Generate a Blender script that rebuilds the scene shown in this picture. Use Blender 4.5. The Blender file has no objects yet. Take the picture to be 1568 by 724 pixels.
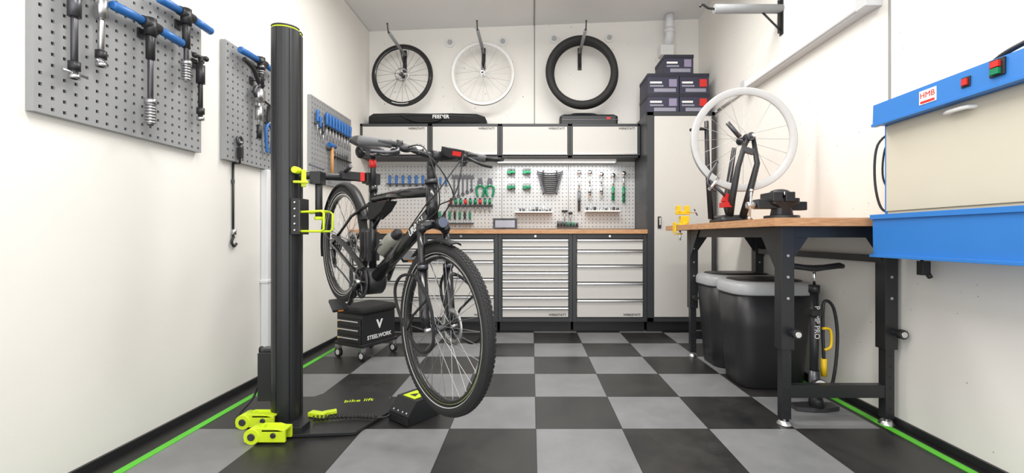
import bpy, math, random
from mathutils import Vector, Matrix, Euler
random.seed(4)
sc=bpy.context.scene
V=Vector
# ---------------------------------------------------------------- materials
MC={}
def mat(name,col,rough=.5,metal=0.,var=.06,scale=30.,emit=0.,bump=0.,alpha=None,trans=0.,coat=0.):
    if name in MC: return MC[name]
    m=bpy.data.materials.new(name); m.use_nodes=True; nt=m.node_tree; N=nt.nodes; L=nt.links
    p=N['Principled BSDF']
    tc=N.new('ShaderNodeTexCoord'); no=N.new('ShaderNodeTexNoise'); no.inputs['Scale'].default_value=scale
    no.inputs['Detail'].default_value=4
    L.new(tc.outputs['Object'],no.inputs['Vector'])
    mx=N.new('ShaderNodeMix'); mx.data_type='RGBA'
    c=V(col)
    mx.inputs['A'].default_value=(*(c*(1-var)),1); mx.inputs['B'].default_value=(*[min(1,v*(1+var)) for v in c],1)
    L.new(no.outputs['Fac'],mx.inputs['Factor']); L.new(mx.outputs['Result'],p.inputs['Base Color'])
    p.inputs['Roughness'].default_value=rough; p.inputs['Metallic'].default_value=metal
    if coat: p.inputs['Coat Weight'].default_value=coat
    if trans: p.inputs['Transmission Weight'].default_value=trans
    if emit:
        p.inputs['Emission Color'].default_value=(*col,1); p.inputs['Emission Strength'].default_value=emit
    if bump:
        b=N.new('ShaderNodeBump'); b.inputs['Strength'].default_value=bump; b.inputs['Distance'].default_value=.002
        L.new(no.outputs['Fac'],b.inputs['Height']); L.new(b.outputs['Normal'],p.inputs['Normal'])
    MC[name]=m; return m
BLK=mat('black_plastic',(.016,.016,.018),.42)
BLKG=mat('black_gloss_paint',(.009,.009,.011),.22,coat=.3)
BLKM=mat('black_powdercoat',(.015,.016,.018),.36,bump=.1,scale=300)
RUB=mat('tyre_rubber',(.016,.016,.017),.7,bump=.4,scale=120)
FAB=mat('black_fabric',(.012,.012,.013),.85,bump=.5,scale=200)
ANT=mat('anthracite_paint',(.036,.038,.042),.4)
LGR=mat('light_grey_paint',(.58,.565,.535),.33,var=.02)
ALU=mat('brushed_aluminium',(.75,.75,.76),.25,metal=1.,var=.04)
STL=mat('steel',(.55,.55,.56),.3,metal=1.)
DST=mat('dark_steel',(.10,.10,.11),.35,metal=.8)
CHR=mat('chrome',(.8,.8,.8),.12,metal=1.)
PNL=mat('panel_grey',(.29,.295,.30),.4,var=.03)
PNLB=mat('panel_pale_grey',(.50,.51,.51),.4,var=.03)
HOL=mat('hole_dark',(.015,.015,.017),.8)
HOLB=mat('hole_grey',(.10,.10,.10),.8)
BLU=mat('tool_blue',(.02,.13,.40),.4)
BLU2=mat('washer_blue',(.03,.19,.56),.38,var=.05,scale=8)
GRN=mat('tool_green',(.0,.20,.08),.4)
YGR=mat('lime_paint',(.62,.80,.02),.4)
YEL=mat('yellow_plastic',(.85,.55,.01),.4)
RED=mat('red_plastic',(.6,.02,.015),.4)
WHT=mat('white_plastic',(.78,.78,.77),.4,var=.02)
PIPE=mat('pipe_white',(.76,.77,.79),.3,var=.02)
FIXT=mat('fixture_grey',(.56,.57,.58),.35,var=.02)
GRYP=mat('grey_foam',(.28,.29,.30),.7)
GRIP=mat('grip_grey',(.13,.13,.135),.6)
BEI=mat('beige_lid',(.60,.56,.46),.4,var=.03,scale=6)
NVY=mat('box_navy',(.028,.028,.055),.5)
WRIM=mat('white_rim',(.72,.72,.71),.35)
CLR=mat('bottle_smoke',(.34,.33,.29),.2,trans=.2)
ORG=mat('wood_handle',(.55,.28,.10),.5)
LENS=mat('lamp_lens',(.25,.25,.27),.1,metal=.5)
# ---------------------------------------------------------------- builder
class B:
    def __init__(s,name,M=None):
        s.name=name; s.v=[]; s.f=[]; s.mi=[]; s.sm=[]; s.mats=[]; s.M=M or Matrix.Identity(4); s.obj=None
    def m(s,mt):
        if mt not in s.mats: s.mats.append(mt)
        return s.mats.index(mt)
    def add(s,vs,fs,mt,smooth=False):
        o=len(s.v); s.v+= [s.M@V(p) for p in vs]; k=s.m(mt)
        for i,f in enumerate(fs):
            s.f.append([o+j for j in f]); s.mi.append(k); s.sm.append(smooth if isinstance(smooth,bool) else smooth[i])
    def box(s,c,sz,mt,R=None):
        c=V(c); h=V(sz)/2
        P=[V((x*h.x,y*h.y,z*h.z)) for x in(-1,1) for y in(-1,1) for z in(-1,1)]
        if R: 
            E=Euler(R).to_matrix(); P=[E@p for p in P]
        s.add([c+p for p in P],[(0,1,3,2),(4,6,7,5),(0,4,5,1),(2,3,7,6),(0,2,6,4),(1,5,7,3)],mt)
    def bx(s,x0,x1,y0,y1,z0,z1,mt):
        s.box(((x0+x1)/2,(y0+y1)/2,(z0+z1)/2),(abs(x1-x0),abs(y1-y0),abs(z1-z0)),mt)
    def loft(s,rings,mt,cap=True,smooth=True,closed=False):
        n=len(rings[0]); vs=[p for r in rings for p in r]; fs=[];sm=[]
        K=len(rings)
        for i in range(K if closed else K-1):
            a=i*n; b=((i+1)%K)*n
            for j in range(n):
                k=(j+1)%n; fs.append((a+j,a+k,b+k,b+j)); sm.append(smooth)
        if cap and not closed:
            fs.append(tuple(range(n))); sm.append(False)
            fs.append(tuple(range((K-1)*n,K*n))); sm.append(False)
        s.add(vs,fs,mt,sm)
    def cyl(s,p,q,r,mt,r2=None,n=16,cap=True):
        p=V(p);q=V(q); r2=r if r2 is None else r2
        d=(q-p).normalized(); a=d.orthogonal().normalized(); b=d.cross(a)
        R=[[c+ (a*math.cos(t)+b*math.sin(t))*rr for t in [2*math.pi*i/n for i in range(n)]] for c,rr in((p,r),(q,r2))]
        s.loft(R,mt,cap)
    def tube(s,pts,r,mt,n=10,closed=False):
        P=[V(p) for p in pts]; K=len(P); rr=r if isinstance(r,(list,tuple)) else [r]*K
        T=[]
        for i in range(K):
            if closed: t=P[(i+1)%K]-P[i-1]
            else: t=P[min(i+1,K-1)]-P[max(i-1,0)]
            T.append(t.normalized())
        a=T[0].orthogonal().normalized(); rings=[]
        for i in range(K):
            a=(a-T[i]*a.dot(T[i])).normalized(); b=T[i].cross(a)
            rings.append([P[i]+(a*math.cos(2*math.pi*j/n)+b*math.sin(2*math.pi*j/n))*rr[i] for j in range(n)])
        s.loft(rings,mt,True,True,closed)
    def curve(s,pts,r,mt,n=8,sub=6,closed=False):
        P=[V(p) for p in pts]; K=len(P); out=[]
        rng=K if closed else K-1
        for i in range(rng):
            p0=P[(i-1)%K] if closed or i>0 else P[i]; p1=P[i]; p2=P[(i+1)%K]; p3=P[(i+2)%K] if closed or i+2<K else P[(i+1)%K]
            for j in range(sub):
                t=j/sub
                out.append(.5*((2*p1)+(p2-p0)*t+(2*p0-5*p1+4*p2-p3)*t*t+(3*p1-p0-3*p2+p3)*t**3))
        if not closed: out.append(P[-1])
        s.tube(out,r,mt,n,closed)
    def lathe(s,c,ax,prof,mt,N=48,closed=False,smooth=True,arc=None):
        c=V(c); d=V(ax).normalized(); a=d.orthogonal().normalized() if abs(d.z)>1e-6 else V((0,0,1)); b=d.cross(a)
        n=len(prof); vs=[];fs=[]
        a0,a1=arc if arc else (0,2*math.pi); cnt=N if not arc else N+1
        for i in range(cnt):
            t=a0+(a1-a0)*i/N; e=a*math.cos(t)+b*math.sin(t)
            vs+=[c+e*r+d*h for r,h in prof]
        for i in range(N):
            A=i*n; Bn=((i+1)%cnt)*n
            for j in range(n if closed else n-1):
                k=(j+1)%n; fs.append((A+j,A+k,Bn+k,Bn+j))
        s.add(vs,fs,mt,smooth)
    def prism(s,poly,mt,o,u,v,w):
        o=V(o);u=V(u);v=V(v);w=V(w); n=len(poly)
        A=[o+u*x+v*y for x,y in poly]; C=[p+w for p in A]
        s.add(A+C,[tuple(range(n)),tuple(range(2*n-1,n-1,-1))]+[(i,(i+1)%n,n+(i+1)%n,n+i) for i in range(n)],mt)
    def ball(s,c,r,mt,n=16):
        r=V(r) if not isinstance(r,(int,float)) else V((r,r,r)); c=V(c); k=n//2; rings=[]
        for i in range(k+1):
            t=math.pi*(i/k)*.998+.003; 
            rings.append([c+V((r.x*math.sin(t)*math.cos(2*math.pi*j/n),r.y*math.sin(t)*math.sin(2*math.pi*j/n),r.z*math.cos(t))) for j in range(n)])
        s.loft(rings,mt)
    def done(s,bevel=0.,seg=2,origin=None):
        lo=V([min(p[i] for p in s.v) for i in range(3)]); hi=V([max(p[i] for p in s.v) for i in range(3)])
        o=V(((lo.x+hi.x)/2,(lo.y+hi.y)/2,lo.z))
        me=bpy.data.meshes.new(s.name); me.from_pydata([p-o for p in s.v],[],s.f)
        for mt in s.mats: me.materials.append(mt)
        for i,pl in enumerate(me.polygons): pl.material_index=s.mi[i]; pl.use_smooth=s.sm[i]
        import bmesh
        bm=bmesh.new(); bm.from_mesh(me); bmesh.ops.recalc_face_normals(bm,faces=bm.faces); bm.to_mesh(me); bm.free()
        ob=bpy.data.objects.new(s.name,me); ob.location=o; sc.collection.objects.link(ob)
        if bevel:
            md=ob.modifiers.new('bevel','BEVEL'); md.width=bevel; md.segments=seg; md.limit_method='ANGLE'; md.angle_limit=math.radians(50)
        s.obj=ob; return ob
def text(parent,body,loc,R,size,mt,name='lettering',ext=.0004,bold=0.):
    cu=bpy.data.curves.new('tmp','FONT'); cu.body=body; cu.size=size; cu.extrude=ext; cu.offset=bold; cu.align_x='CENTER'; cu.align_y='CENTER'
    t=bpy.data.objects.new('tmp',cu); sc.collection.objects.link(t)
    dg=bpy.context.evaluated_depsgraph_get(); dg.update()
    me=bpy.data.meshes.new_from_object(t.evaluated_get(dg)); bpy.data.objects.remove(t)
    me.materials.clear(); me.materials.append(mt)
    ob=bpy.data.objects.new(name,me); sc.collection.objects.link(ob)
    ob.parent=parent; ob.location=V(loc)-parent.location
    ob.rotation_euler=R.to_euler() if isinstance(R,Matrix) else R
    return ob
def rr(w,d,r,cx,cy,z,n=5):
    P=[]
    for qx,qy,a0 in((1,1,0),(-1,1,90),(-1,-1,180),(1,-1,270)):
        for i in range(n+1):
            a=math.radians(a0+90*i/n); P.append(V((cx+qx*(w/2-r)+r*math.cos(a)*1,cy+qy*(d/2-r)+r*math.sin(a),z)))
    return P
# ---------------------------------------------------------------- room
XL,XR,YB,YF=-1.69,1.74,4.5,-.5
ZL,ZR=3.02,3.16
def wallmat():
    m=bpy.data.materials.new('speckled_white_concrete'); m.use_nodes=True; N=m.node_tree.nodes; L=m.node_tree.links; p=N['Principled BSDF']
    tc=N.new('ShaderNodeTexCoord')
    vo=N.new('ShaderNodeTexVoronoi'); vo.inputs['Scale'].default_value=18
    L.new(tc.outputs['Object'],vo.inputs['Vector'])
    cut=N.new('ShaderNodeSeparateColor'); L.new(vo.outputs['Color'],cut.inputs['Color'])
    mu=N.new('ShaderNodeMath'); mu.operation='MULTIPLY'; mu.inputs[1].default_value=.12
    pw=N.new('ShaderNodeMath'); pw.operation='POWER'; pw.inputs[1].default_value=2
    L.new(cut.outputs['Red'],pw.inputs[0]); L.new(pw.outputs[0],mu.inputs[0])
    lt=N.new('ShaderNodeMath'); lt.operation='LESS_THAN'; L.new(vo.outputs['Distance'],lt.inputs[0]); L.new(mu.outputs[0],lt.inputs[1])
    no=N.new('ShaderNodeTexNoise'); no.inputs['Scale'].default_value=2.5; no.inputs['Detail'].default_value=5; L.new(tc.outputs['Object'],no.inputs['Vector'])
    a=N.new('ShaderNodeMix'); a.data_type='RGBA'; a.inputs['A'].default_value=(.79,.765,.72,1); a.inputs['B'].default_value=(.86,.84,.80,1); L.new(no.outputs['Fac'],a.inputs['Factor'])
    b=N.new('ShaderNodeMix'); b.data_type='RGBA'; b.inputs['B'].default_value=(.34,.29,.24,1); L.new(a.outputs['Result'],b.inputs['A']); L.new(lt.outputs[0],b.inputs['Factor'])
    L.new(b.outputs['Result'],p.inputs['Base Color']); p.inputs['Roughness'].default_value=.6
    n2=N.new('ShaderNodeTexNoise'); n2.inputs['Scale'].default_value=90; L.new(tc.outputs['Object'],n2.inputs['Vector'])
    bu=N.new('ShaderNodeBump'); bu.inputs['Strength'].default_value=.15; bu.inputs['Distance'].default_value=.002; L.new(n2.outputs['Fac'],bu.inputs['Height']); L.new(bu.outputs['Normal'],p.inputs['Normal'])
    return m
WALL=wallmat()
CEIL=mat('ceiling_concrete',(.78,.78,.78),.7,var=.03,scale=3)
SEAM=mat('joint_grey',(.30,.30,.29),.8)
def floormat():
    m=bpy.data.materials.new('checker_floor_tiles'); m.use_nodes=True; N=m.node_tree.nodes; L=m.node_tree.links; p=N['Principled BSDF']
    ge=N.new('ShaderNodeNewGeometry'); sx=N.new('ShaderNodeSeparateXYZ'); L.new(ge.outputs['Position'],sx.inputs[0])
    def M(op,a,b=None,c=None):
        n=N.new('ShaderNodeMath'); n.operation=op
        for i,v in enumerate((a,b,c)):
            if v is None: continue
            if isinstance(v,(int,float)): n.inputs[i].default_value=v
            else: L.new(v,n.inputs[i])
        return n.outputs[0]
    u=M('DIVIDE',M('ADD',sx.outputs['X'],-.02+8),.4); w=M('DIVIDE',M('ADD',sx.outputs['Y'],8.),.4)
    par=M('MODULO',M('ADD',M('FLOOR',u),M('FLOOR',w)),2.)
    fu=M('ABSOLUTE',M('SUBTRACT',M('FRACT',u),.5)); fw=M('ABSOLUTE',M('SUBTRACT',M('FRACT',w),.5))
    gap=M('GREATER_THAN',M('MAXIMUM',fu,fw),.4955)
    edge=M('GREATER_THAN',M('ABSOLUTE',M('SUBTRACT',sx.outputs['X'],.02)),1.6)
    no=N.new('ShaderNodeTexNoise'); no.inputs['Scale'].default_value=4; no.inputs['Detail'].default_value=9; no.inputs['Roughness'].default_value=.7; L.new(ge.outputs['Position'],no.inputs['Vector'])
    st=N.new('ShaderNodeMapRange'); st.inputs['From Min'].default_value=.35; st.inputs['From Max'].default_value=.68; L.new(no.outputs['Fac'],st.inputs['Value'])
    no2=N.new('ShaderNodeTexNoise'); no2.inputs['Scale'].default_value=260; L.new(ge.outputs['Position'],no2.inputs['Vector'])
    def mix(f,A,Bc):
        n=N.new('ShaderNodeMix'); n.data_type='RGBA'
        for k,v in(('Factor',f),('A',A),('B',Bc)):
            if isinstance(v,tuple): n.inputs[k].default_value=v
            elif isinstance(v,(int,float)): n.inputs[k].default_value=v
            else: L.new(v,n.inputs[k])
        return n.outputs['Result']
    dark=mix(st.outputs[0],(.010,.010,.011,1),(.036,.034,.032,1)); lite=mix(st.outputs[0],(.165,.167,.172,1),(.225,.227,.232,1))
    col=mix(par,lite,dark); col=mix(gap,col,(.008,.008,.008,1)); col=mix(edge,col,(.008,.008,.008,1))
    L.new(col,p.inputs['Base Color'])
    L.new(M('MULTIPLY_ADD',no.outputs['Fac'],.3,.25),p.inputs['Roughness'])
    bu=N.new('ShaderNodeBump'); bu.inputs['Strength'].default_value=.25; bu.inputs['Distance'].default_value=.001
    L.new(M('SUBTRACT',no2.outputs['Fac'],M('MULTIPLY',gap,3.)),bu.inputs['Height']); L.new(bu.outputs['Normal'],p.inputs['Normal'])
    return m
FLR=floormat()
b=B('floor'); b.bx(XL-.15,XR+.15,YF,YB+.15,-.1,0,FLR); b.done()
b=B('wall_left'); b.bx(XL-.15,XL,YF,YB,0,ZL,WALL); b.done()
b=B('wall_right'); b.bx(XR,XR+.15,YF,YB,0,ZR,WALL); b.done()
b=B('wall_back'); b.prism([(XL-.15,0),(XR+.15,0),(XR+.15,ZR),(XL-.15,ZL)],WALL,(0,YB,0),(1,0,0),(0,0,1),(0,.15,0)); b.done()
b=B('ceiling'); b.prism([(XL-.15,ZL),(XR+.15,ZR),(XR+.15,ZR+.12),(XL-.15,ZL+.12)],CEIL,(0,YF,0),(1,0,0),(0,0,1),(0,YB+.15-YF,0)); b.done()
zc=lambda x: ZL+(ZR-ZL)*(x-XL+.15)/(XR-XL+.3)
b=B('trim_1'); b.bx(.025,.035,YB-.004,YB,2.0,zc(.03)-.002,SEAM); b.done()
b=B('trim_2'); b.bx(.02,.034,YF+.1,YB,zc(.03)-.005,zc(.03)-.001,SEAM); b.done()
b=B('trim_3'); b.bx(XR-.004,XR,2.09,2.102,.06,3.14,SEAM); b.done()
GRT=mat('green_floor_tape',(.10,.52,.03),.5)
b=B('trim_5'); b.bx(-1.575,-1.54,YF+.05,3.99,.0,.003,GRT); b.done()
b=B('trim_6'); b.bx(1.645,1.68,YF+.05,3.99,.0,.003,GRT); b.done()
b=B('baseboard_left'); b.bx(XL,XL+.012,YF+.05,3.98,0,.03,BLK); b.done()
b=B('baseboard_right'); b.bx(XR-.012,XR,YF+.05,3.98,0,.03,BLK); b.done()
# ---------------------------------------------------------------- perforated panels
def perf(name,o,u,nrm,W,H,pm,hm,pitch=.038,hole=.0105,th=.028):
    o=V(o);u=V(u);w=V(nrm);v=V((0,0,1)); b=B(name)
    nx=int(W/pitch); nz=int(H/pitch); px=W/nx; pz=H/nz; h=hole/2; d=.007
    for i in range(nx):
        for k in range(nz):
            c=o+u*(px*(i+.5))+v*(pz*(k+.5))
            O=[c+u*(px/2*a)+v*(pz/2*e) for a,e in((-1,-1),(1,-1),(1,1),(-1,1))]
            I=[c+u*(h*a)+v*(h*e) for a,e in((-1,-1),(1,-1),(1,1),(-1,1))]
            J=[p-w*d for p in I]
            b.add(O+I+J,[(j,(j+1)%4,4+(j+1)%4,4+j) for j in range(4)]+[(4+j,4+(j+1)%4,8+(j+1)%4,8+j) for j in range(4)],pm)
            b.add(J,[(0,1,2,3)],hm)
    A=[o,o+u*W,o+u*W+v*H,o+v*H]; C=[p-w*th for p in A]
    b.add(A+C,[(j,(j+1)%4,4+(j+1)%4,4+j) for j in range(4)]+[(4,5,6,7)],pm)
    return b.done()
XP=-1.661
perf('perforated_tool_panel',(XP,1.44,1.31),(0,1,0),(1,0,0),.73,.65,PNL,HOL,hole=.0115)
perf('perforated_tool_panel',(XP,2.34,1.31),(0,1,0),(1,0,0),.49,.65,PNL,HOL,hole=.0115)
perf('perforated_tool_panel',(XP,3.25,1.31),(0,1,0),(1,0,0),.72,.65,PNL,HOL,hole=.0115)
for i in range(4):
    perf('perforated_tool_panel',(-1.685+i*.69,YB-.03,.972),(1,0,0),(0,-1,0),.684,.66,PNLB,HOLB,hole=.009)
# planes for wall tools: local (u, out, z)
ML=Matrix(((0,1,0,XP),(1,0,0,0),(0,0,1,0),(0,0,0,1)))      # u->Y, out->+X
MB=Matrix(((1,0,0,0),(0,-1,0,YB-.03),(0,0,1,0),(0,0,0,1)))  # u->X, out->-Y
def hook(b,u,z,L=.05): 
    b.box((u,.005,z),(.03,.008,.04),DST); b.cyl((u,.002,z),(u,L,z),.004,DST,n=8); b.cyl((u,L,z),(u,L,z+.015),.004,DST,n=8)
def thandle(name,u,zt,zb,u0,u1,zh,tail=.09,pin=None):
    b=B(name,ML); hook(b,u,zt-.05); o=.045
    for a,c in((u0,u-.035),(u1,u+.035)):
        b.tube([(a,o,zh-.004),(a+(c-a)*.06,o,zh-.003),(a+(c-a)*.5,o,zh),(c,o,zh+.002)],[.013,.019,.0185,.017],BLU,n=14)
    b.cyl((u-.04,o,zh+.002),(u+.04,o,zh+.002),.0215,BLK); b.cyl((u,o,zh-.045),(u,o,zh+.028),.022,BLK)
    b.cyl((u,.045,zt),(u,.045,zb),.010,DST); b.cyl((u,.045,zt-.02),(u,.045,zt-.16),.016,BLK)
    z=zb+tail
    while z>zb+.004:
        b.cyl((u,.045,z),(u,.045,z-.006),.02,STL,n=14); b.cyl((u,.045,z-.006),(u,.045,z-.011),.013,STL,n=14); z-=.0125
    b.cyl((u,.045,zb+tail+.02),(u,.045,zb+tail),.022,STL)
    return b.done()
thandle('bearing_press',1.83,1.80,1.36,1.66,2.0,1.785)
thandle('headset_press',2.02,1.93,1.62,1.87,2.18,1.925,.07)
thandle('frame_thread_tool',2.58,1.94,1.86,2.39,2.74,1.93,.03)
def rodtool(name,u,zt,zb,cm,hd=.06,side=None):
    b=B(name,ML); hook(b,u,zt-.03)
    b.cyl((u,.035,zt),(u,.035,zb),.010,cm); b.cyl((u-hd,.035,zt-.005),(u+hd,.035,zt+.005),.009,BLK); b.ball((u-hd,.035,zt-.005),.014,BLK,10); b.ball((u+hd,.035,zt+.005),.014,BLK,10)
    b.cyl((u,.035,zt-.04),(u,.035,zt-.13),.019,cm); b.cyl((u,.035,zb+.06),(u,.035,zb+.03),.017,BLK); b.cyl((u,.035,zb+.015),(u,.035,zb),.016,STL)
    if side: b.cyl((u-side,.035,zb+.02),(u+side,.035,zb+.02),.005,STL)
    return b.done()
rodtool('fork_crown_puller',1.535,1.80,1.45,DST,.04,.04)
rodtool('bottom_bracket_tool',1.63,1.84,1.53,STL,.035,.02)
rodtool('bearing_extractor',2.12,1.77,1.46,BLK,.035)
# tools on second panel
b=B('chain_whip',ML); hook(b,2.55,1.81); b.curve([(2.42,.05,1.885),(2.50,.05,1.86),(2.56,.045,1.80)],.013,BLK)
b.cyl((2.56,.045,1.83),(2.56,.045,1.46),.008,STL); b.lathe((2.56,.045,1.74),(0,1,0),[(.03,-.008),(.045,-.008),(.045,.008),(.03,.008)],DST,24,closed=True)
b.cyl((2.56,.045,1.66),(2.56,.045,1.58),.022,STL); b.cyl((2.56,.045,1.76),(2.56,.045,1.69),.028,STL); b.cyl((2.56,.045,1.55),(2.56,.045,1.47),.013,BLK); b.cyl((2.50,.045,1.73),(2.70,.045,1.69),.007,BLK); b.done()
def plier(b,u,zt,L,hm,w=.04,o=.02):
    b.prism([(-w*.25,0),(w*.25,0),(w*.4,-.3*L),(w*.1,-.42*L),(-w*.1,-.42*L),(-w*.4,-.3*L)],DST,(u,o-.006,zt),(1,0,0),(0,0,1),(0,.012,0))
    for s in(-1,1):
        b.curve([(u+s*.006,o,zt-.38*L),(u+s*w*.55,o,zt-.52*L),(u+s*w*.5,o,zt-.8*L),(u+s*w*.35,o,zt-L)],w*.17,hm,n=8)
    b.cyl((u,.002,zt-.36*L),(u,o+.01,zt-.36*L),.006,STL,n=8)
b=B('cable_cutter',ML); plier(b,2.69,1.70,.29,BLU,.055,.025); b.done()
b=B('chain_wear_gauge',ML); 
b.M=Matrix(((0,1,0,XL),(1,0,0,0),(0,0,1,0),(0,0,0,1)))
b.cyl((2.433,.008,1.305),(2.433,.008,.88),.006,BLK,n=8); b.box((2.433,.006,1.2),(.016,.012,.02),DST); b.cyl((2.433,.045,1.42),(2.433,.045,1.30),.006,BLK,n=8); b.cyl((2.433,.045,1.303),(2.433,.005,1.303),.006,BLK,n=8); b.lathe((2.433,.045,1.43),(0,1,0),[(.016,-.005),(.026,-.005),(.026,.005),(.016,.005)],DST,20,closed=True); b.box((2.433,.048,1.36),(.022,.024,.06),BLK); b.cyl((2.433,.031,1.42),(2.433,.06,1.42),.005,STL,n=8)
b.cyl((2.433,.013,.93),(2.433,.013,.90),.012,STL); b.curve([(2.433,.012,.89),(2.415,.012,.86),(2.433,.012,.835),(2.455,.012,.85)],.007,BLK); b.done()
# third panel
def sdriver(b,u,zt,L,hm,r=.013,o=.025):
    h=.48*L
    b.loft([[V((u+rr_*math.cos(a),o+rr_*math.sin(a),zt-z)) for a in [2*math.pi*i/10 for i in range(10)]] for z,rr_ in((0,r*.5),(.008,r*.95),(h*.3,r),(h*.7,r*.8),(h*.9,r*.95),(h,r*.6))],hm)
    b.cyl((u,o,zt-h),(u,o,zt-L),r*.25,STL,n=8); b.box((u,o/2+.001,zt-h-.01),(.02,o,.008),DST)
def spanner(b,u,zt,L,mt=STL,w=.012,o=.012):
    b.box((u,o,zt-L/2),(w,.006,L*.8),mt)
    b.lathe((u,o,zt-L+w*1.1),(0,1,0),[(w*.55,-.004),(w*1.1,-.004),(w*1.1,.004),(w*.55,.004)],mt,14,closed=True)
    b.prism([(-w*1.1,-.5*w),(-w*1.2,1.2*w),(-w*.5,1.6*w),(-w*.5,.4*w),(w*.5,.4*w),(w*.5,1.6*w),(w*1.2,1.2*w),(w*1.1,-.5*w),(0,-1.4*w)],mt,(u,o-.004,zt-w*1.6),(1,0,0),(0,0,1),(0,.008,0))
    b.cyl((u,.001,zt-L*.3),(u,o,zt-L*.3),.003,DST,n=6)
b=B('screwdriver_set',ML)
for i in range(9): sdriver(b,3.45+i*.055,1.88,.22,BLU,.015)
b.bx(3.42,3.93,.001,.03,1.77,1.776,DST); b.done()
b=B('allen_key_set',ML)
for i in range(3): sdriver(b,3.30+i*.045,1.86-.04*i,.2-.02*i,BLU if i<2 else DST,.013)
b.done()
b=B('claw_hammer',ML); b.cyl((3.52,.035,1.62),(3.52,.035,1.36),.013,ORG); b.cyl((3.47,.035,1.63),(3.57,.035,1.63),.018,BLU); b.box((3.52,.02,1.60),(.05,.037,.012),DST); b.done()
b=B('spanner_set',ML)
for i in range(6): 
    L=.24-.018*i; spanner(b,3.64+i*.045,1.62,L)
b.bx(3.6,3.92,.001,.03,1.555,1.562,DST); b.done()
# ---------------------------------------------------------------- cabinets
CX=[-1.69,-1.0,-.31,.38,1.07]
RX=(math.radians(90),0,0)
def drawers(i,hs):
    x0,x1=CX[i]+.001,CX[i+1]-.001; b=B('drawer_cabinet')
    b.bx(x0,x1,4.02,4.49,.10,.915,ANT); b.bx(x0,x0+.035,4.0,4.03,.10,.915,ANT); b.bx(x1-.035,x1,4.0,4.03,.10,.915,ANT)
    b.bx(x0+.01,x1-.01,4.06,4.48,0.001,.10,BLK)
    b.bx(x0+.035,x1-.035,4.002,4.03,.873,.915,ANT); b.bx(x0+.035,x1-.035,4.0,4.03,.10,.135,ANT)
    b.cyl(((x0+x1)/2,3.996,.893),((x0+x1)/2,4.004,.893),.011,CHR,n=14)
    z=.868; tot=sum(hs); k=(.868-.140)/tot
    for h in hs:
        h*=k; b.bx(x0+.04,x1-.04,3.995,4.03,z-h+.004,z-.026,LGR)
        b.prism([(0,0),(-.018,-.002),(-.02,-.014),(-.014,-.020),(0,-.024)],ALU,(x0+.04,3.998,z-.003),(0,1,0),(0,0,1),(x1-x0-.08,0,0))
        b.bx(x0+.04,x1-.04,4.0,4.03,z-.027,z-.003,ALU); z-=h
    o=b.done(.0015,1)
    text(o,'WERKSTATT',(x1-.14,3.9945,.165),RX,.028,BLK,'lettering',bold=.0008)
drawers(0,[1,1.6,1.6,1.6,2]); drawers(1,[1,1,1.6,1.6,2]); drawers(2,[1]*7+[1.3,1.3]); drawers(3,[1,1.35,1.55,1.55,1.65])
def woodmat():
    m=bpy.data.materials.new('beech_worktop'); m.use_nodes=True; N=m.node_tree.nodes; L=m.node_tree.links; p=N['Principled BSDF']
    tc=N.new('ShaderNodeTexCoord'); mp=N.new('ShaderNodeMapping'); mp.inputs['Scale'].default_value=(3,3,40); L.new(tc.outputs['Object'],mp.inputs[0])
    no=N.new('ShaderNodeTexNoise'); no.inputs['Scale'].default_value=6; no.inputs['Detail'].default_value=8; L.new(mp.outputs[0],no.inputs['Vector'])
    r=N.new('ShaderNodeValToRGB'); r.color_ramp.elements[0].color=(.40,.19,.08,1); r.color_ramp.elements[1].color=(.62,.35,.18,1); r.color_ramp.elements[0].position=.3; r.color_ramp.elements[1].position=.7
    L.new(no.outputs['Fac'],r.inputs[0]); L.new(r.outputs[0],p.inputs['Base Color']); p.inputs['Roughness'].default_value=.4
    return m
WOOD=woodmat()
b=B('worktop'); b.bx(CX[0]+.001,CX[4]-.002,3.97,4.46,.9155,.955,WOOD); b.done(.003)
for i in range(4):
    x0,x1=-1.689+i*.6895,-1.689+(i+1)*.6895-.002; b=B('overhead_cabinet')
    b.bx(x0,x1,4.27,4.499,1.668,2.0,ANT); b.bx(x0,x0+.022,4.25,4.28,1.668,2.0,ANT); b.bx(x1-.022,x1,4.25,4.28,1.668,2.0,ANT); b.bx(x0,x1,4.25,4.28,1.975,2.0,ANT); b.bx(x0,x1,4.25,4.28,1.668,1.69,ANT)
    b.bx(x0+.026,x1-.026,4.246,4.28,1.703,1.971,LGR); b.prism([(0,0),(-.018,0),(-.02,.012),(0,.014)],ALU,(x0+.026,4.248,1.692),(0,1,0),(0,0,1),(x1-x0-.052,0,0))
    o=b.done(.0015,1); text(o,'WERKSTATT',(x1-.13,4.2455,1.95),RX,.028,BLK,bold=.0008)
b=B('tall_cabinet'); x0,x1=1.072,1.70
b.bx(x0,x1,4.02,4.49,.10,2.045,ANT); b.bx(x0+.01,x1-.01,4.05,4.48,0.001,.10,BLK); b.bx(x0,x0+.06,4.0,4.03,.1,2.045,ANT); b.bx(x1-.03,x1,4.0,4.03,.1,2.045,ANT); b.bx(x0,x1,4.0,4.03,2.01,2.045,ANT); b.bx(x0,x1,4.0,4.03,.10,.14,ANT)
b.bx(x0+.065,x1-.034,3.994,4.03,.145,2.005,LGR); b.box((x0+.11,3.99,1.02),(.03,.012,.11),BLK); b.cyl((x0+.11,3.97,1.05),(x0+.11,3.99,1.05),.009,CHR); b.box((x0+.11,3.972,1.03),(.014,.008,.07),CHR); b.done(.002,1)
b=B('led_batten'); b.bx(-.35,.85,4.33,4.37,1.640,1.667,WHT); b.bx(-.34,.84,4.335,4.365,1.634,1.6405,mat('led_diffuser',(1,1,1),.5,emit=2.)); b.done()
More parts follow.
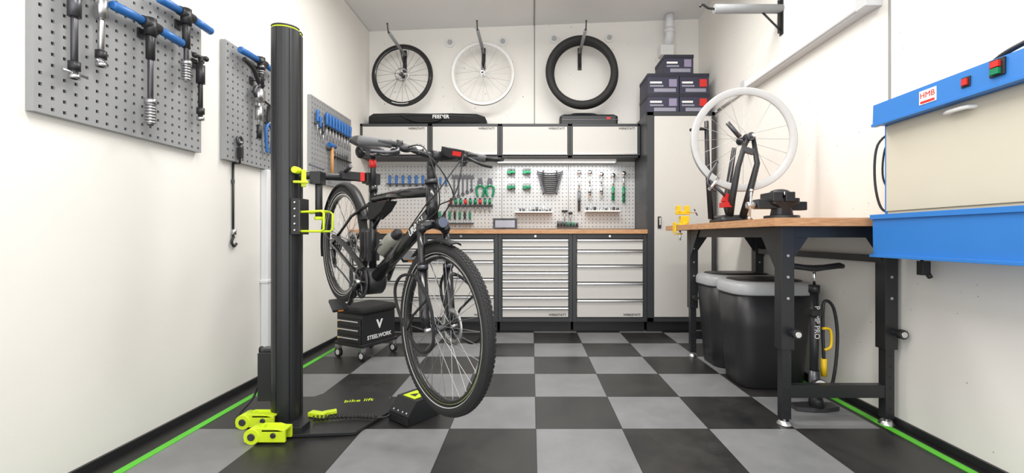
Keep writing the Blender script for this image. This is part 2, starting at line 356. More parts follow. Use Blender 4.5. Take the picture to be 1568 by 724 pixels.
# ---------------------------------------------------------------- back-wall tools
b=B('screwdriver_set',MB)
for i in range(6): sdriver(b,-1.46+i*.068,1.52,.20,BLU,.014)
for i in range(3): sdriver(b,-1.00+i*.06,1.50,.16,BLU,.012)
b.bx(-1.50,-1.08,.001,.035,1.43,1.436,DST); b.done()
b=B('spanner_set',MB)
for i in range(5): spanner(b,-.80+i*.045,1.53,.26-.02*i,DST,.016)
b.bx(-.83,-.59,.001,.02,1.49,1.496,DST); b.done()
b=B('plier_set',MB)
plier(b,-.53,1.49,.19,GRN,.07); plier(b,-.43,1.49,.19,GRN,.07); b.done()
b=B('hex_driver_set',MB)
b.bx(-.86,-.40,.001,.05,1.20,1.215,BLK)
for i in range(9): 
    z=1.25; u=-.83+i*.05; b.cyl((u,.03,1.27),(u,.03,1.225),.015,GRN if i%3 else RED,n=10); b.cyl((u,.03,1.225),(u,.03,1.13),.005,STL,n=6); b.cyl((u,.03,1.285),(u,.03,1.27),.010,BLK,n=10)
b.done()
b=B('hex_driver_set',MB)
b.bx(-1.02,-.60,.001,.045,1.02,1.03,BLK)
for i in range(8): u=-1.0+i*.052; sdriver(b,u,1.15,.16,GRN if i%2 else BLK,.013,.022)
b.done()
for (u,z) in((-.21,1.555),(-.05,1.555),(-.21,1.40),(-.05,1.40)):
    b=B('allen_key_holder',MB); b.box((u,.016,z),(.085,.03,.022),GRN); b.box((u-.02,.02,z-.014),(.03,.03,.012),GRN)
    for j in range(6):
        du=u-.034+j*.0135; L=.035+.006*j; b.cyl((du,.02,z+.03),(du,.02,z-L),.0025,BLK,n=6); b.cyl((du,.02,z+.03),(du+.012,.02,z+.034),.0025,BLK,n=6)
    b.done()
b=B('combination_spanner_set',MB)
for i in range(11):
    z=1.555-i*.0205; w=.125-.006*i
    b.curve([(.19-w,.02,z),(.19-w*.5,.022,z-.012),(.19,.024,z-.016),(.19+w*.5,.022,z-.012),(.19+w,.02,z)],.0065,BLK,n=6,sub=3)
    b.cyl((.19-w,.012,z),(.19-w,.028,z),.012,DST,n=10); b.cyl((.19+w,.012,z),(.19+w,.028,z),.012,DST,n=10)
b.box((.12,.007,1.45),(.012,.012,.25),BLK); b.box((.26,.007,1.45),(.012,.012,.25),BLK); b.done()
def tshelf(u0,u1,z,items):
    b=B('tool_shelf',MB); b.bx(u0,u1,.001,.09,z,z+.006,WHT); b.bx(u0,u1,.084,.09,z,z+.022,WHT); b.bx(u0,u1,.001,.004,z,z+.03,WHT)
    for k in range(items):
        u=u0+.02+(u1-u0-.04)*k/(items-1); h=random.uniform(.035,.075)
        b.cyl((u,.045,z+.006),(u,.045,z+h),random.uniform(.009,.014),random.choice([DST,STL,BLK]),n=10)
    b.done()
tshelf(-.17,.21,1.125,11); tshelf(.55,.90,1.135,9)
b=B('socket_set',MB)
b.bx(.26,.48,.001,.05,.985,1.0,BLK)
for i in range(7): u=.275+i*.032; b.cyl((u,.028,1.0),(u,.028,1.05-.003*i),.012,GRN if i in(3,5) else DST,n=10)
b.cyl((.34,.03,1.14),(.34,.03,1.05),.006,STL); b.cyl((.31,.03,1.15),(.37,.03,1.15),.012,BLK); b.cyl((.40,.03,1.12),(.40,.03,1.05),.006,STL);b.cyl((.38,.03,1.13),(.42,.03,1.13),.012,BLK); b.done()
def ratchet(name,u,zt,L,hm):
    b=B(name,MB); b.lathe((u,.02,zt-.02),(0,1,0),[(.0,-.012),(.022,-.012),(.022,.012),(0,.012)],CHR,20); b.cyl((u,.02,zt-.03),(u,.02,zt-L*.55),.009,CHR); b.cyl((u,.02,zt-L*.5),(u,.02,zt-L),.014,hm); b.cyl((u,.02,zt-L*.72),(u,.02,zt-L*.78),.0155,BLK); b.cyl((u,.001,zt-.10),(u,.02,zt-.10),.006,DST,n=8); b.done()
ratchet('ratchet_wrench',.49,1.57,.42,DST); ratchet('ratchet_wrench',.60,1.57,.30,CHR); ratchet('torque_wrench',.72,1.55,.26,CHR); ratchet('torque_wrench',.84,1.54,.28,GRN); ratchet('ratchet_wrench',.95,1.56,.32,GRN)
b=B('label_box'); b.bx(-.37,-.14,4.14,4.26,.956,1.065,BLKG); b.bx(-.35,-.16,4.137,4.141,.975,1.045,mat('label_silver',(.3,.3,.34),.2,metal=.6)); b.done(.006)
# ---------------------------------------------------------------- on cabinet tops
b=B('tool_bag'); R=[]
for x,k in((-1.635,.55),(-1.625,.8),(-1.58,.97),(-1.3,1),(-1.0,.97),(-.8,1),(-.55,.95),(-.47,.75),(-.455,.5)):
    ring=[]
    for i in range(20):
        a=2*math.pi*i/20; c,s_=math.cos(a),math.sin(a); y=4.385+.10*k*math.copysign(abs(c)**.6,c); z=2.0+.064+.064*math.copysign(abs(s_)**.6,s_)*k-.064*(1-k)
        ring.append(V((x,y,max(z,2.001))))
    R.append(ring)
b.loft(R,FAB); b.curve([(-1.3,4.285,2.09),(-1.15,4.27,2.03),(-.95,4.27,2.03),(-.85,4.285,2.09)],.008,FAB); b.curve([(-1.6,4.29,2.08),(-1.1,4.28,2.095),(-.55,4.29,2.08)],.003,DST)
o=b.done(); text(o,'FEEDER',(-.90,4.276,2.075),RX,.05,WHT,bold=.001,ext=.002)
b=B('torque_wrench_case'); b.loft([rr(.58,.16,.03,.57,4.36,z) if z<2.09 else rr(.53,.12,.03,.57,4.36,z) for z in(2.001,2.04,2.085,2.105)],BLK,smooth=False)
b.bx(.30,.86,4.275,4.445,2.043,2.049,DST); b.curve([(.40,4.36,2.10),(.43,4.36,2.125),(.62,4.36,2.125),(.68,4.36,2.10)],.009,BLK); b.box((.76,4.276,2.06),(.04,.012,.02),RED); b.done()
def pbox(x0,x1,z0,z1,red,y0=4.03):
    b=B('component_box'); b.bx(x0,x1,y0,y0+.30,z0,z1,NVY)
    b.bx(x0-.003,x1+.003,y0-.003,y0+.30,z1-.03,z1,mat('lid_dark',(.014,.015,.028),.5)); w=x1-x0
    b.bx(x0+.02,x0+w*.45,y0-.0045,y0-.003,z0+.09,z0+.108,WHT); b.bx(x0+w*.68,x1-.02,y0-.0045,y0,z0+.06,z0+.13,RED if red else mat('label_lilac',(.25,.22,.33),.5))
    b.bx(x0+w*.2,x0+w*.9,y0-.002,y0,z0+.012,z0+.045,mat('label_grey',(.26,.26,.32),.5)); b.bx(x0+.02,x0+w*.5,y0-.0035,y0,z0+.06,z0+.075,mat('label_grey',(.26,.26,.32),.5)); b.done()
pbox(1.085,1.375,2.046,2.225,0); pbox(1.383,1.655,2.046,2.225,1); pbox(1.085,1.375,2.226,2.41,0); pbox(1.383,1.655,2.226,2.41,1); pbox(1.24,1.51,2.411,2.585,0)
# ---------------------------------------------------------------- wheels
def wheel(b,C,ax,R,rim,tyre=None,tr=.02,spk=28,hub=DST,sr=.0012,hw=.035,rot=0.,spm=STL,depth=.02,hr=.02):
    C=V(C); ax=V(ax).normalized()
    a=V((0,0,1)); a=(a-ax*a.dot(ax)).normalized(); c=ax.cross(a)
    Ri=R-(2*tr if tyre else 0)
    w=.011 if tyre else .012
    Ro=Ri+.006
    b.lathe(C,ax,[(Ro,-w),(Ro-.006,-w-.001),(Ri-depth,-w*.75),(Ri-depth-.004,0),(Ri-depth,w*.75),(Ro-.006,w+.001),(Ro,w),(Ro-.008,0)],rim,72,closed=True)
    if tyre:
        Rc=R-tr; pr=[(Rc+tr*math.cos(t),tr*math.sin(t)) for t in [2*math.pi*i/14 for i in range(14)]]
        b.lathe(C,ax,pr,tyre,72,closed=True)
    b.cyl(C-ax*hw,C+ax*hw,hr*.65,hub); b.cyl(C-ax*hw,C-ax*(hw-.005),hr,hub); b.cyl(C+ax*hw,C+ax*(hw-.005),hr,hub); b.cyl(C-ax*(hw+.02),C+ax*(hw+.02),.005,STL,n=8)
    for i in range(spk):
        t=2*math.pi*i/spk+rot; s=1 if i%2 else -1; t2=t+(.9 if (i//2)%2 else -.9)
        p=C+ax*s*(hw-.003)+(a*math.cos(t2)+c*math.sin(t2))*hr*.9; q=C+(a*math.cos(t)+c*math.sin(t))*(Ri-depth)
        b.cyl(p,q,sr,spm,n=5,cap=False)
def whook(name,X,Z,y1=4.0):
    b=B(name); b.bx(X-.02,X+.02,YB-.007,YB-.001,Z-.18,Z+.05,BLK)
    b.cyl((X,YB-.002,Z),(X,y1,Z),.016,GRYP); b.curve([(X,y1,Z),(X,y1-.03,Z+.005),(X,y1-.05,Z+.06)],.006,BLK); b.cyl((X,YB-.005,Z-.15),(X,YB-.16,Z-.01),.006,BLK,n=8); b.ball((X,y1-.05,Z+.06),.009,BLK,8); b.done()
whook('wheel_hanger',-1.32,2.775); whook('wheel_hanger',-.50,2.80); whook('wheel_hanger',.50,2.80)
b=B('bicycle_wheel'); wheel(b,(-1.30,4.34,2.507),(.05,1,0),.313,BLKG,RUB,.012,24,DST,.0014,spm=DST); b.lathe((-1.30,4.32,2.507),(.05,1,0),[(.055,0),(.07,0),(.07,.003),(.055,.003)],STL,32,closed=True)
b.lathe((-1.30,4.33,2.507),(.05,1,0),[(.286,-.012),(.292,-.012)],WHT,10,arc=(2.9,3.5)); b.done()
b=B('bicycle_wheel'); wheel(b,(-.49,4.34,2.525),(0,1,0),.312,WRIM,None,.012,24,STL,.0014,hw=.045,depth=.026); b.done()
b=B('bicycle_tyre')
for dy in(-.035,.035):
    pr=[(.322+.037*math.cos(t),.034*math.sin(t)) for t in [2*math.pi*i/16 for i in range(16)]]
    b.lathe((.505+dy*.25,4.30+dy,2.519+dy*.1),(0,1,0),pr,RUB,72,closed=True)
b.done()
for x,z in((-.85,2.91),(-.30,2.92),(.235,2.95),(.81,2.96)):
    b=B('vent_plug'); b.cyl((x,YB-.001,z),(x,YB-.008,z),.052,WHT,n=28); b.cyl((x,YB-.008,z),(x,YB-.014,z),.026,mat('plug_grey',(.45,.45,.45),.5),n=24); b.done()
b=B('vent_pipe'); b.cyl((1.40,4.38,zc(1.40)-.01),(1.40,4.38,2.96),.042,PIPE,n=24); b.curve([(1.40,4.38,2.98),(1.40,4.38,2.92),(1.40,4.42,2.87),(1.40,4.49,2.86)],.043,PIPE,n=20); b.cyl((1.40,4.38,3.0),(1.40,4.38,2.95),.05,PIPE,n=24); b.box((1.38,4.44,2.79),(.13,.1,.10),WHT); b.done()
# right-wall arm
b=B('storage_arm'); Y=3.0
b.bx(XR-.007,XR-.001,Y-.02,Y+.02,2.29,2.54,BLK); b.bx(XR-.03,XR-.006,Y-.003,Y+.003,2.30,2.53,BLK); b.cyl((XR-.002,Y,2.47),(1.27,Y,2.47),.03,GRYP,n=20); b.curve([(1.28,Y,2.47),(1.23,Y,2.475),(1.19,Y,2.50),(1.17,Y,2.485)],.008,BLK); b.cyl((XR-.01,Y,2.32),(1.60,Y,2.45),.007,BLK,n=8); b.done()
b=B('strip_light'); 
b.bx(XR-.06,XR-.001,2.17,3.40,2.040,2.108,FIXT); b.bx(XR-.078,XR-.0605,2.20,3.37,2.052,2.098,mat('diffuser_white',(.8,.8,.8),.4,emit=.15)); b.bx(XR-.084,XR-.001,2.14,2.21,2.036,2.112,FIXT); b.bx(XR-.084,XR-.001,3.36,3.43,2.036,2.112,FIXT); b.done(.003)
b=B('cable_conduit'); b.cyl((XR-.012,3.43,2.075),(XR-.012,4.0,2.06),.010,FIXT); b.cyl((XR-.012,4.0,2.06),(XR-.012,4.49,2.06),.010,FIXT); b.done()
# left conduit
b=B('cable_duct'); b.bx(XL+.001,XL+.045,2.69,2.75,.09,1.308,PIPE); b.bx(XL+.001,XL+.05,2.68,2.76,.60,.62,PIPE); b.cyl((XL+.03,2.72,.09),(XL+.03,2.72,.003),.012,BLK); b.done(.004)
# ---------------------------------------------------------------- lift
b=B('bike_lift')
cx,cy=-1.182,2.08
T=Matrix.Translation((cx,cy,0))@Matrix.Rotation(math.radians(14),4,'Z')
b.M=T
def colring(z,k=1.):
    pts=[]
    for i in range(15):
        a=math.radians(185+170*i/14); pts.append((.062*math.cos(a),-.012+.050*math.sin(a)))
    pts+=[(.062,-.012),(.048,-.010),(.048,.012),(.062,.014),(.062,.045),(.05,.056),(-.05,.056),(-.062,.045)]
    return [V((x*k,y*k,z)) for x,y in pts]
b.loft([colring(.015),colring(1.875)],BLKM,smooth=False)
b.loft([colring(1.8755,.97),colring(1.882,.97)],YGR,smooth=False); b.loft([colring(1.882),colring(1.890)],BLK,smooth=False)
for x in(-.03,.028): b.bx(x,x+.003,-.0600,-.052,.02,1.87,BLKG)
b.M=Matrix.Identity(4)
b.prism([(-1.27,1.95),(-1.10,1.90),(-.79,1.93),(-.71,2.16),(-.80,2.42),(-1.14,2.44),(-1.28,2.2)],BLKM,(0,0,.003),(1,0,0),(0,1,0),(0,0,.014))
for (x,y,sx) in((-1.125,1.875,1),(-1.26,2.02,1)):
    for dy in(-.03,.02): b.prism([(-.105,0),(.07,0),(.07,.045),(.02,.060),(-.05,.060),(-.105,.040)],YGR,(x,y+dy,.010),(1,0,0),(0,0,1),(0,.012,0))
    b.bx(x-.03,x+.07,y-.03,y+.03,.055,.064,YGR); b.cyl((x-.072,y-.033,.034),(x-.072,y+.033,.034),.034,YGR,n=20); b.cyl((x-.072,y-.037,.034),(x-.072,y+.037,.034),.016,DST,n=16); b.cyl((x+.02,y-.035,.04),(x+.02,y+.035,.04),.012,DST,n=12)
b.bx(-1.09,-1.02,1.91,1.99,.017,.045,BLKM)
b.bx(-1.315,-1.245,2.07,2.17,.10,.33,BLK); b.bx(-1.32,-1.24,2.10,2.15,.33,.345,DST)
b.curve([(-1.28,2.14,.30),(-1.37,2.18,.33),(-1.40,2.24,.2),(-1.46,2.27,.05),(-1.44,2.12,.01),(-1.33,2.02,.01)],.006,BLK)
b.box((-1.035,2.09,.03),(.09,.035,.02),YGR,(0,0,-.3)); b.box((-.99,2.12,.028),(.06,.03,.015),YGR,(0,0,.5))
pts=[(-1.03+i*.0035,2.03+.035*math.sin(i*.03)+.011*math.cos(i*1.3),.034+.011*math.sin(i*1.3)) for i in range(85)]
b.tube(pts,.0042,BLK,n=6)
b.curve([(-.735,2.05,.03),(-.70,2.08,.022),(-.685,2.11,.03),(-.675,2.13,.04)],.005,BLK)
# carriage
b.box((-1.108,2.065,.985),(.042,.085,.17),BLKM); b.box((-1.086,2.02,.985),(.006,.006,.15),DST)
for z in(.92,.95,.985,1.02,1.05): b.cyl((-1.108,2.024,z),(-1.108,2.015,z),.005,CHR,n=8)
for yy in(2.03,2.12):
    b.tube([(-1.09,yy,1.005),(-.99,yy,1.01),(-.977,yy,1.0),(-.977,yy,.925),(-.99,yy,.915),(-1.09,yy,.915)],.0055,YGR,n=8)
b.cyl((-.99,2.03,1.01),(-.99,2.12,1.01),.0055,YGR)
b.cyl((-1.025,2.08,.98),(-1.025,2.08,1.17),.016,BLKM); b.cyl((-1.025,2.08,.97),(-1.025,2.08,.985),.02,YGR); b.box((-1.03,2.08,1.17),(.05,.06,.06),BLKM)
# clamp arm
b.cyl((-1.11,2.05,1.18),(-.90,2.25,1.195),.018,BLKM); b.box((-1.08,2.045,1.165),(.02,.025,.08),YGR,(0,0,.6)); b.cyl((-1.10,2.0,1.20),(-1.10,2.04,1.20),.016,YGR,n=10); b.cyl((-1.11,2.01,1.145),(-1.05,2.03,1.145),.006,YGR)
b.box((-.93,2.215,1.20),(.10,.04,.042),BLK,(0,0,.8)); b.box((-.892,2.255,1.20),(.025,.042,.046),RED,(0,0,.8)); b.box((-.868,2.283,1.197),(.035,.05,.055),BLK,(0,0,.9)); b.box((-.848,2.31,1.195),(.045,.07,.06),BLK,(0,0,.9)); b.cyl((-.94,2.18,1.22),(-.90,2.15,1.24),.01,DST); b.box((-1.03,2.07,1.225),(.07,.02,.012),DST,(0,.3,.5))
b.done(.002,1)
text(b.obj,'bike lift',(-.92,2.3,.0175),(0,0,.2),.05,YGR)
# pedal box
b=B('foot_pedal'); R=Matrix.Translation((-.575,2.14,0))@Matrix.Rotation(math.radians(-38),4,'Z'); b.M=R
b.prism([(-.09,.002),(.10,.002),(.10,.045),(.05,.105),(-.09,.105)],BLKM,(-.075,0,0),(0,-1,0),(0,0,1),(.15,0,0))
b.prism([(-.05,.1055),(.04,.1055),(.04,.108),(-.05,.108)],YGR,(-.045,0,0),(0,-1,0),(0,0,1),(.09,0,0)); b.prism([(-.022,-.018),(.022,-.018),(0,.02)],BLK,(0,0,.108),(1,0,0),(0,1,0),(0,0,.001))
for x in(-.05,-.015,.02,.05): b.cyl((x,-.085,.055),(x,-.092,.05),.006,STL,n=8)
b.box((.0,-.095,.02),(.15,.02,.03),BLK); b.done(.003)
# ---------------------------------------------------------------- bicycle
F=V((.646,-.706,-.280)).normalized(); h=V((F.x,F.y,0)).normalized(); Lf=V((0,0,1)).cross(h); U=F.cross(Lf)
O=V((-1.13,2.595,.847))
MBK=Matrix(((F.x,Lf.x,U.x,O.x),(F.y,Lf.y,U.y,O.y),(F.z,Lf.z,U.z,O.z),(0,0,0,1)))
b=B('bicycle',MBK)
def bwheel(C,disc,hub=DST):
    wheelL(C); b.lathe(C,(0,1,0),[(.05,disc),(.08,disc),(.08,disc+.002),(.05,disc+.002)],STL,36,closed=True)
    for k in range(6):
        t=k*math.pi/3; b.cyl(V(C)+V((.015*math.cos(t),disc,.015*math.sin(t))),V(C)+V((.055*math.cos(t+.5),disc,.055*math.sin(t+.5))),.003,DST,n=6)
def wheelL(C):
    R=.345; tr=.0225
    ax=V((0,1,0)); C=V(C)
    prof=[(R-tr+tr*math.cos(t),tr*math.sin(t)) for t in [2*math.pi*i/16 for i in range(16)]]
    b.lathe(C,ax,prof,RUB,96,closed=True)
    for i in range(110):
        t=2*math.pi*i/110
        for k,(y,rr_) in enumerate(((-.013,R-.0045),(-.0045,R-.0005),(.0045,R-.0005),(.013,R-.0045))):
            tt=t+(.028 if k%2 else 0); e=V((math.cos(tt),0,math.sin(tt))); s=V((-math.sin(tt),0,math.cos(tt)))
            c=C+e*rr_+V((0,y,0)); P=[c+s*(.0065*a)+V((0,.0032*w_,0))+e*o_ for o_ in(-.003,.0022) for a,w_ in((-1,-1),(1,-1),(1,1),(-1,1))]
            b.add(P,[(4,5,6,7),(0,1,5,4),(1,2,6,5),(2,3,7,6),(3,0,4,7)],RUB)
    b.lathe(C,ax,[(R-.044,-.0125),(R-.062,-.011),(R-.066,0),(R-.062,.011),(R-.044,.0125),(R-.050,0)],BLKG,72,closed=True)
    for s in(-1,1):
        b.lathe(C,ax,[(R-.0385,s*.0185),(R-.036,s*.0199)],mat('reflex_stripe',(.6,.6,.6),.3),96)
        b.lathe(C,ax,[(R-.046,s*.0128),(R-.051,s*.0124)],ALU,72)
    b.cyl(C-ax*.04,C+ax*.04,.013,DST); b.cyl(C-ax*.034,C-ax*.028,.024,DST); b.cyl(C+ax*.034,C+ax*.028,.024,DST)
    for i in range(32):
        t=2*math.pi*i/32; s=1 if i%2 else -1; t2=t+(.8 if (i//2)%2 else -.8)
        b.cyl(C+V((.022*math.cos(t2),s*.031,.022*math.sin(t2))),C+V(((R-.064)*math.cos(t),0,(R-.064)*math.sin(t))),.0012,STL,n=5,cap=False)
RA=V((0,0,0)); FA=V((1.178,0,0))
bwheel(RA,.05); bwheel(FA,.046)
BB=V((.47,0,-.06)); st=V((.338,0,.41)); hb=V((.985,0,.400)); ht=V((.931,0,.549))
b.cyl(BB,st,.019,BLKG); b.cyl(st-V((-.006,0,.02)),st+V((-.003,0,.012)),.022,BLKG)
b.cyl(st,V((.283,0,.585)),.0145,BLK)
b.tube([BB+V((.02,0,.02)),V((.73,0,.19)),hb+V((-.018,0,.03))],[.032,.031,.029],BLKG,n=18)
b.tube([V((.345,0,.35)),V((.62,0,.435)),ht+V((.008,0,-.03))],[.018,.021,.024],BLKG,n=14)
b.tube([V((.40,0,.20)),V((.56,0,.41))],.010,BLKG)
b.cyl(hb,ht,.025,BLKG,n=20); b.cyl(ht,ht+V((-.006,0,.016)),.028,DST); b.cyl(hb,hb-V((-.006,0,.014)),.028,DST)
for s in(-1,1):
    b.tube([BB+V((-.03,s*.03,0)),V((.3,s*.055,-.04)),V((.0,s*.066,0))],[.013,.011,.009],BLKG)
    b.tube([st+V((.02,s*.016,-.08)),V((.2,s*.045,.22)),V((.0,s*.066,.0))],[.009,.008,.008],BLKG)
    b.box((0,s*.068,.0),(.035,.006,.05),BLKG)
    b.cyl(V((1.0,s*.06,.37)),V((1.085,s*.06,.16)),.0145,BLKG); b.tube([V((1.06,s*.06,.22)),V((1.13,s*.06,.05)),V((1.172,s*.06,-.01))],[.021,.02,.014],BLKG,n=14); b.cyl((1.06,s*.06,.235),(1.066,s*.06,.218),.0225,DST)
    b.cyl((1.178,s*.04,0),(1.178,s*.075,0),.009,STL,n=10)
    b.ball((1.0,s*.055,.375),(.028,.022,.026),BLKG,12)
    b.curve([(1.06,s*.085,.19),(.98,s*.105,.16),(.95,s*.11,.09),(1.0,s*.11,.02),(1.10,s*.11,-.03),(1.22,s*.11,-.06),(1.30,s*.11,0),(1.28,s*.11,.09),(1.22,s*.11,.16),(1.12,s*.10,.19)],.0065,FAB,closed=True)
    b.cyl((1.07,s*.06,.19),(1.09,s*.10,.19),.006,BLK,n=8); b.tube([(1.22,s*.11,.16),(1.13,s*.11,.05),(1.10,s*.11,-.03)],.005,FAB,n=8)
b.tube([(1.0,-.06,.38),(.99,0,.395),(1.0,.06,.38)],.024,BLKG,n=12)
def fender(C,a0,a1,R=.363,w=.027):
    b.lathe(C,(0,1,0),[(R-.012,-w),(R-.001,-w*.8),(R+.003,0),(R-.001,w*.8),(R-.012,w),(R-.006,w*.8),(R-.001,0),(R-.006,-w*.8)],BLK,40,closed=True,arc=(a0,a1))
fender(FA,-.95,.02); fender(RA,-2.1,.9)
for s in(-1,1):
    for t in(-1.6,-.9): b.cyl((0,s*.06,0),(.355*math.sin(t),s*.024,.355*math.cos(t)),.0022,DST,n=6)
    b.cyl((1.178,s*.06,0),(1.178-.355*math.sin(.8),s*.024,.355*math.cos(.8)),.0022,DST,n=6)
# stem, handlebar
sp=ht+V((-.03,0,.085)); b.cyl(ht,sp,.018,BLK); b.tube([sp+V((.0,0,-.015)),V((.945,0,.665))],.017,BLK); hbz=V((.94,0,.668))
HW=.295
b.curve([hbz+V((-.075,-HW,.012)),hbz+V((-.03,-.16,.02)),hbz+V((0,-.05,0)),hbz+V((0,.05,0)),hbz+V((-.03,.16,.02)),hbz+V((-.075,HW,.012))],.0125,BLK,n=12)
b.cyl(hbz+V((0,-.025,0)),hbz+V((0,.025,0)),.021,BLK)
for s in(-1,1):
    p=hbz+V((-.075,s*HW,.012)); q=hbz+V((-.042,s*(HW-.115),.019)); d=(q-p).normalized()
    b.tube([p-d*.004,p,p+d*.02,p+d*.07,q],[.012,.0175,.018,.016,.0175],GRIP,n=14)
    c=q+d*.02; b.cyl(c,c+d*.022,.018,BLK); b.ball(c+d*.03+V((.01,0,-.012)),(.024,.03,.016),BLK,12)
    b.curve([c+V((.012,0,-.01)),c+V((.06,s*.02,-.02)),c+V((.065,s*.06,-.03)),c+V((.045,s*.12,-.035))],.0065,BLK if s>0 else DST)
    b.ball(c+V((-.005,-s*.0,-.03)),(.022,.02,.016),DST,12); b.curve([c+V((-.01,0,-.04)),c+V((-.05,s*.02,-.055)),c+V((-.06,s*.05,-.05))],.005,BLK)
    b.curve([c+V((.02,-s*.02,-.01)),c+V((.09,-s*.07,.01)),V((1.06,s*.05,.58)),V((1.05,s*.02,.47)),V((.98,s*.03,.40))],.0028,BLK,n=6)
    b.curve([c+V((.02,-s*.02,-.02)),c+V((.11,-s*.09,-.02)),V((1.05,-s*.04,.53)),V((.96,-s*.03,.46)),V((.85,-s*.03,.33))],.0028,BLK,n=6)
b.box(hbz+V((.03,.055,.025)),(.06,.075,.035),BLK); b.box(hbz+V((.02,.09,.03)),(.035,.022,.024),RED); b.box(hbz+V((.062,.055,.025)),(.006,.04,.018),RED); b.cyl(hbz+V((-.01,-.075,.0)),hbz+V((-.01,-.075,.035)),.018,CHR)
b.tube([hbz+V((-.075,HW,.012)),hbz+V((-.0,HW+.01,.02)),hbz+V((.06,HW,.03))],.010,BLK)
b.cyl((1.03,0,.405),(1.065,0,.417),.019,BLK,r2=.024); b.cyl((1.065,0,.417),(1.069,0,.418),.021,LENS); b.cyl((.99,0,.40),(1.04,0,.41),.006,BLK)
# saddle
R=[]
for x,w,z,t in((.405,.012,.605,.010),(.395,.020,.610,.016),(.34,.024,.612,.02),(.28,.036,.612,.022),(.22,.062,.618,.026),(.16,.082,.628,.030),(.13,.078,.632,.028),(.115,.05,.63,.018)):
    R.append([V((x,w*math.copysign(abs(math.cos(a))**.8,math.cos(a)),z+t*(math.sin(a) if math.sin(a)>0 else .7*math.sin(a))-.010*abs(math.cos(a)))) for a in [2*math.pi*i/18 for i in range(18)]])
b.loft(R,BLK)
for s in(-1,1): b.tube([(.39,s*.01,.60),(.33,s*.022,.582),(.22,s*.022,.582),(.15,s*.035,.61)],.004,STL,n=8)
b.box((.28,0,.582),(.05,.055,.022),DST)
b.ball((.115,0,.57),(.03,.03,.04),BLK,12)
b.lathe((.298,0,.53),(-.29,0,.957),[(.0148,-.02),(.018,-.02),(.018,.02),(.0148,.02)],RED,20)
# drivetrain
b.lathe((.47,-.05,-.06),(0,1,0),[(0,-.0),(.055,.0),(.07,.01),(.07,.09),(.06,.10),(0,.105)],BLK,28)
for r,y in((.088,-.062),(.068,-.056)): b.lathe((.47,y,-.06),(0,1,0),[(r-.02,-.0015),(r,-.0015),(r,.0015),(r-.02,.0015)],DST,40,closed=True)
for k in range(5):
    t=k*2*math.pi/5+.3; b.cyl((.47,-.062,-.06),(.47+.07*math.cos(t),-.062,-.06+.07*math.sin(t)),.006,DST,n=8)
ca=math.radians(-115); d=V((math.cos(ca),0,math.sin(ca)))
for s in(-1,1):
    c0=V((.47,s*.082,-.06)); e=c0+d*(.17 if s<0 else -.17)
    b.tube([c0,e],[.014,.011],BLKG,n=10); b.cyl(c0+V((0,-s*.03,0)),c0+V((0,s*.008,0)),.014,STL)
    pc=e+V((0,s*.055,0)); b.box(pc,(.085,.075,.016),BLK,(0,.3,0)); b.box(pc+V((.042,0,-.013)),(.004,.025,.007),mat('amber',(.6,.2,.02),.3),(0,.3,0)); b.cyl(e,pc,.006,STL,n=8)
for i in range(8): 
    r=.052-.0045*i; b.lathe((0,-.028-.004*i,0),(0,1,0),[(.014,-.001),(r,-.001),(r,.001),(.014,.001)],STL if i%2 else DST,28,closed=True)
b.tube([(.47,-.06,.024),(.24,-.055,.03),(.0,-.045,.042)],.0045,DST,n=6); b.tube([(.47,-.06,-.143),(.2,-.055,-.12),(.03,-.05,-.12)],.0045,DST,n=6)
b.cyl((.0,-.062,-.03),(.03,-.05,-.115),.012,DST); b.cyl((.03,-.053,-.115),(.03,-.047,-.115),.024,DST); b.cyl((.01,-.053,-.055),(.01,-.047,-.055),.022,DST)
b.curve([(.53,-.085,.03),(.44,-.085,.05),(.2,-.075,.065),(.03,-.072,.055)],.014,BLK,n=8)
b.tube([(.06,.07,-.02),(.10,.10,-.06),(.30,.11,-.11)],.009,BLK)
b.prism([(.36,.33),(.58,.395),(.53,.33),(.44,.265),(.385,.25)],FAB,(0,-.028,0),(1,0,0),(0,0,1),(0,.056,0))
dt=V((.505,0,.47)).normalized(); nn=V((-dt.z,0,dt.x))
bc=V((.60,0,.075))+nn*.078
b.tube([bc,bc+dt*.012,bc+dt*.13,bc+dt*.15,bc+dt*.165],[.034,.037,.037,.030,.022],CLR,n=18); b.tube([bc+dt*.165,bc+dt*.19,bc+dt*.21],[.026,.024,.011],BLK,n=16)
b.curve([bc+V((0,-.04,0)),bc+dt*.07+V((0,-.041,0)),bc+dt*.10+nn*-.03],.004,DST); b.box(bc+dt*.06-nn*.04,(.10,.02,.012),BLK,(0,-math.atan2(dt.z,dt.x),0))
b.box((.41,0,.11),(.05,.06,.15),BLK,(0,-.28,0))
for i in range(9):b.cyl((.385-i*.004,-.035,.05+i*.014),(.385-i*.004,.035,.05+i*.014),.03,BLK,n=10)
bk=b.done()
ex=(MBK.to_3x3()@dt); ez=MBK.to_3x3()@V((0,-1,0)); ey=ez.cross(ex)
RT=Matrix((ex,ey,ez)).transposed()
text(bk,'URBAN',MBK@(V((.905,-.0305,.352))),RT,.042,WHT,'frame_lettering',bold=.001)
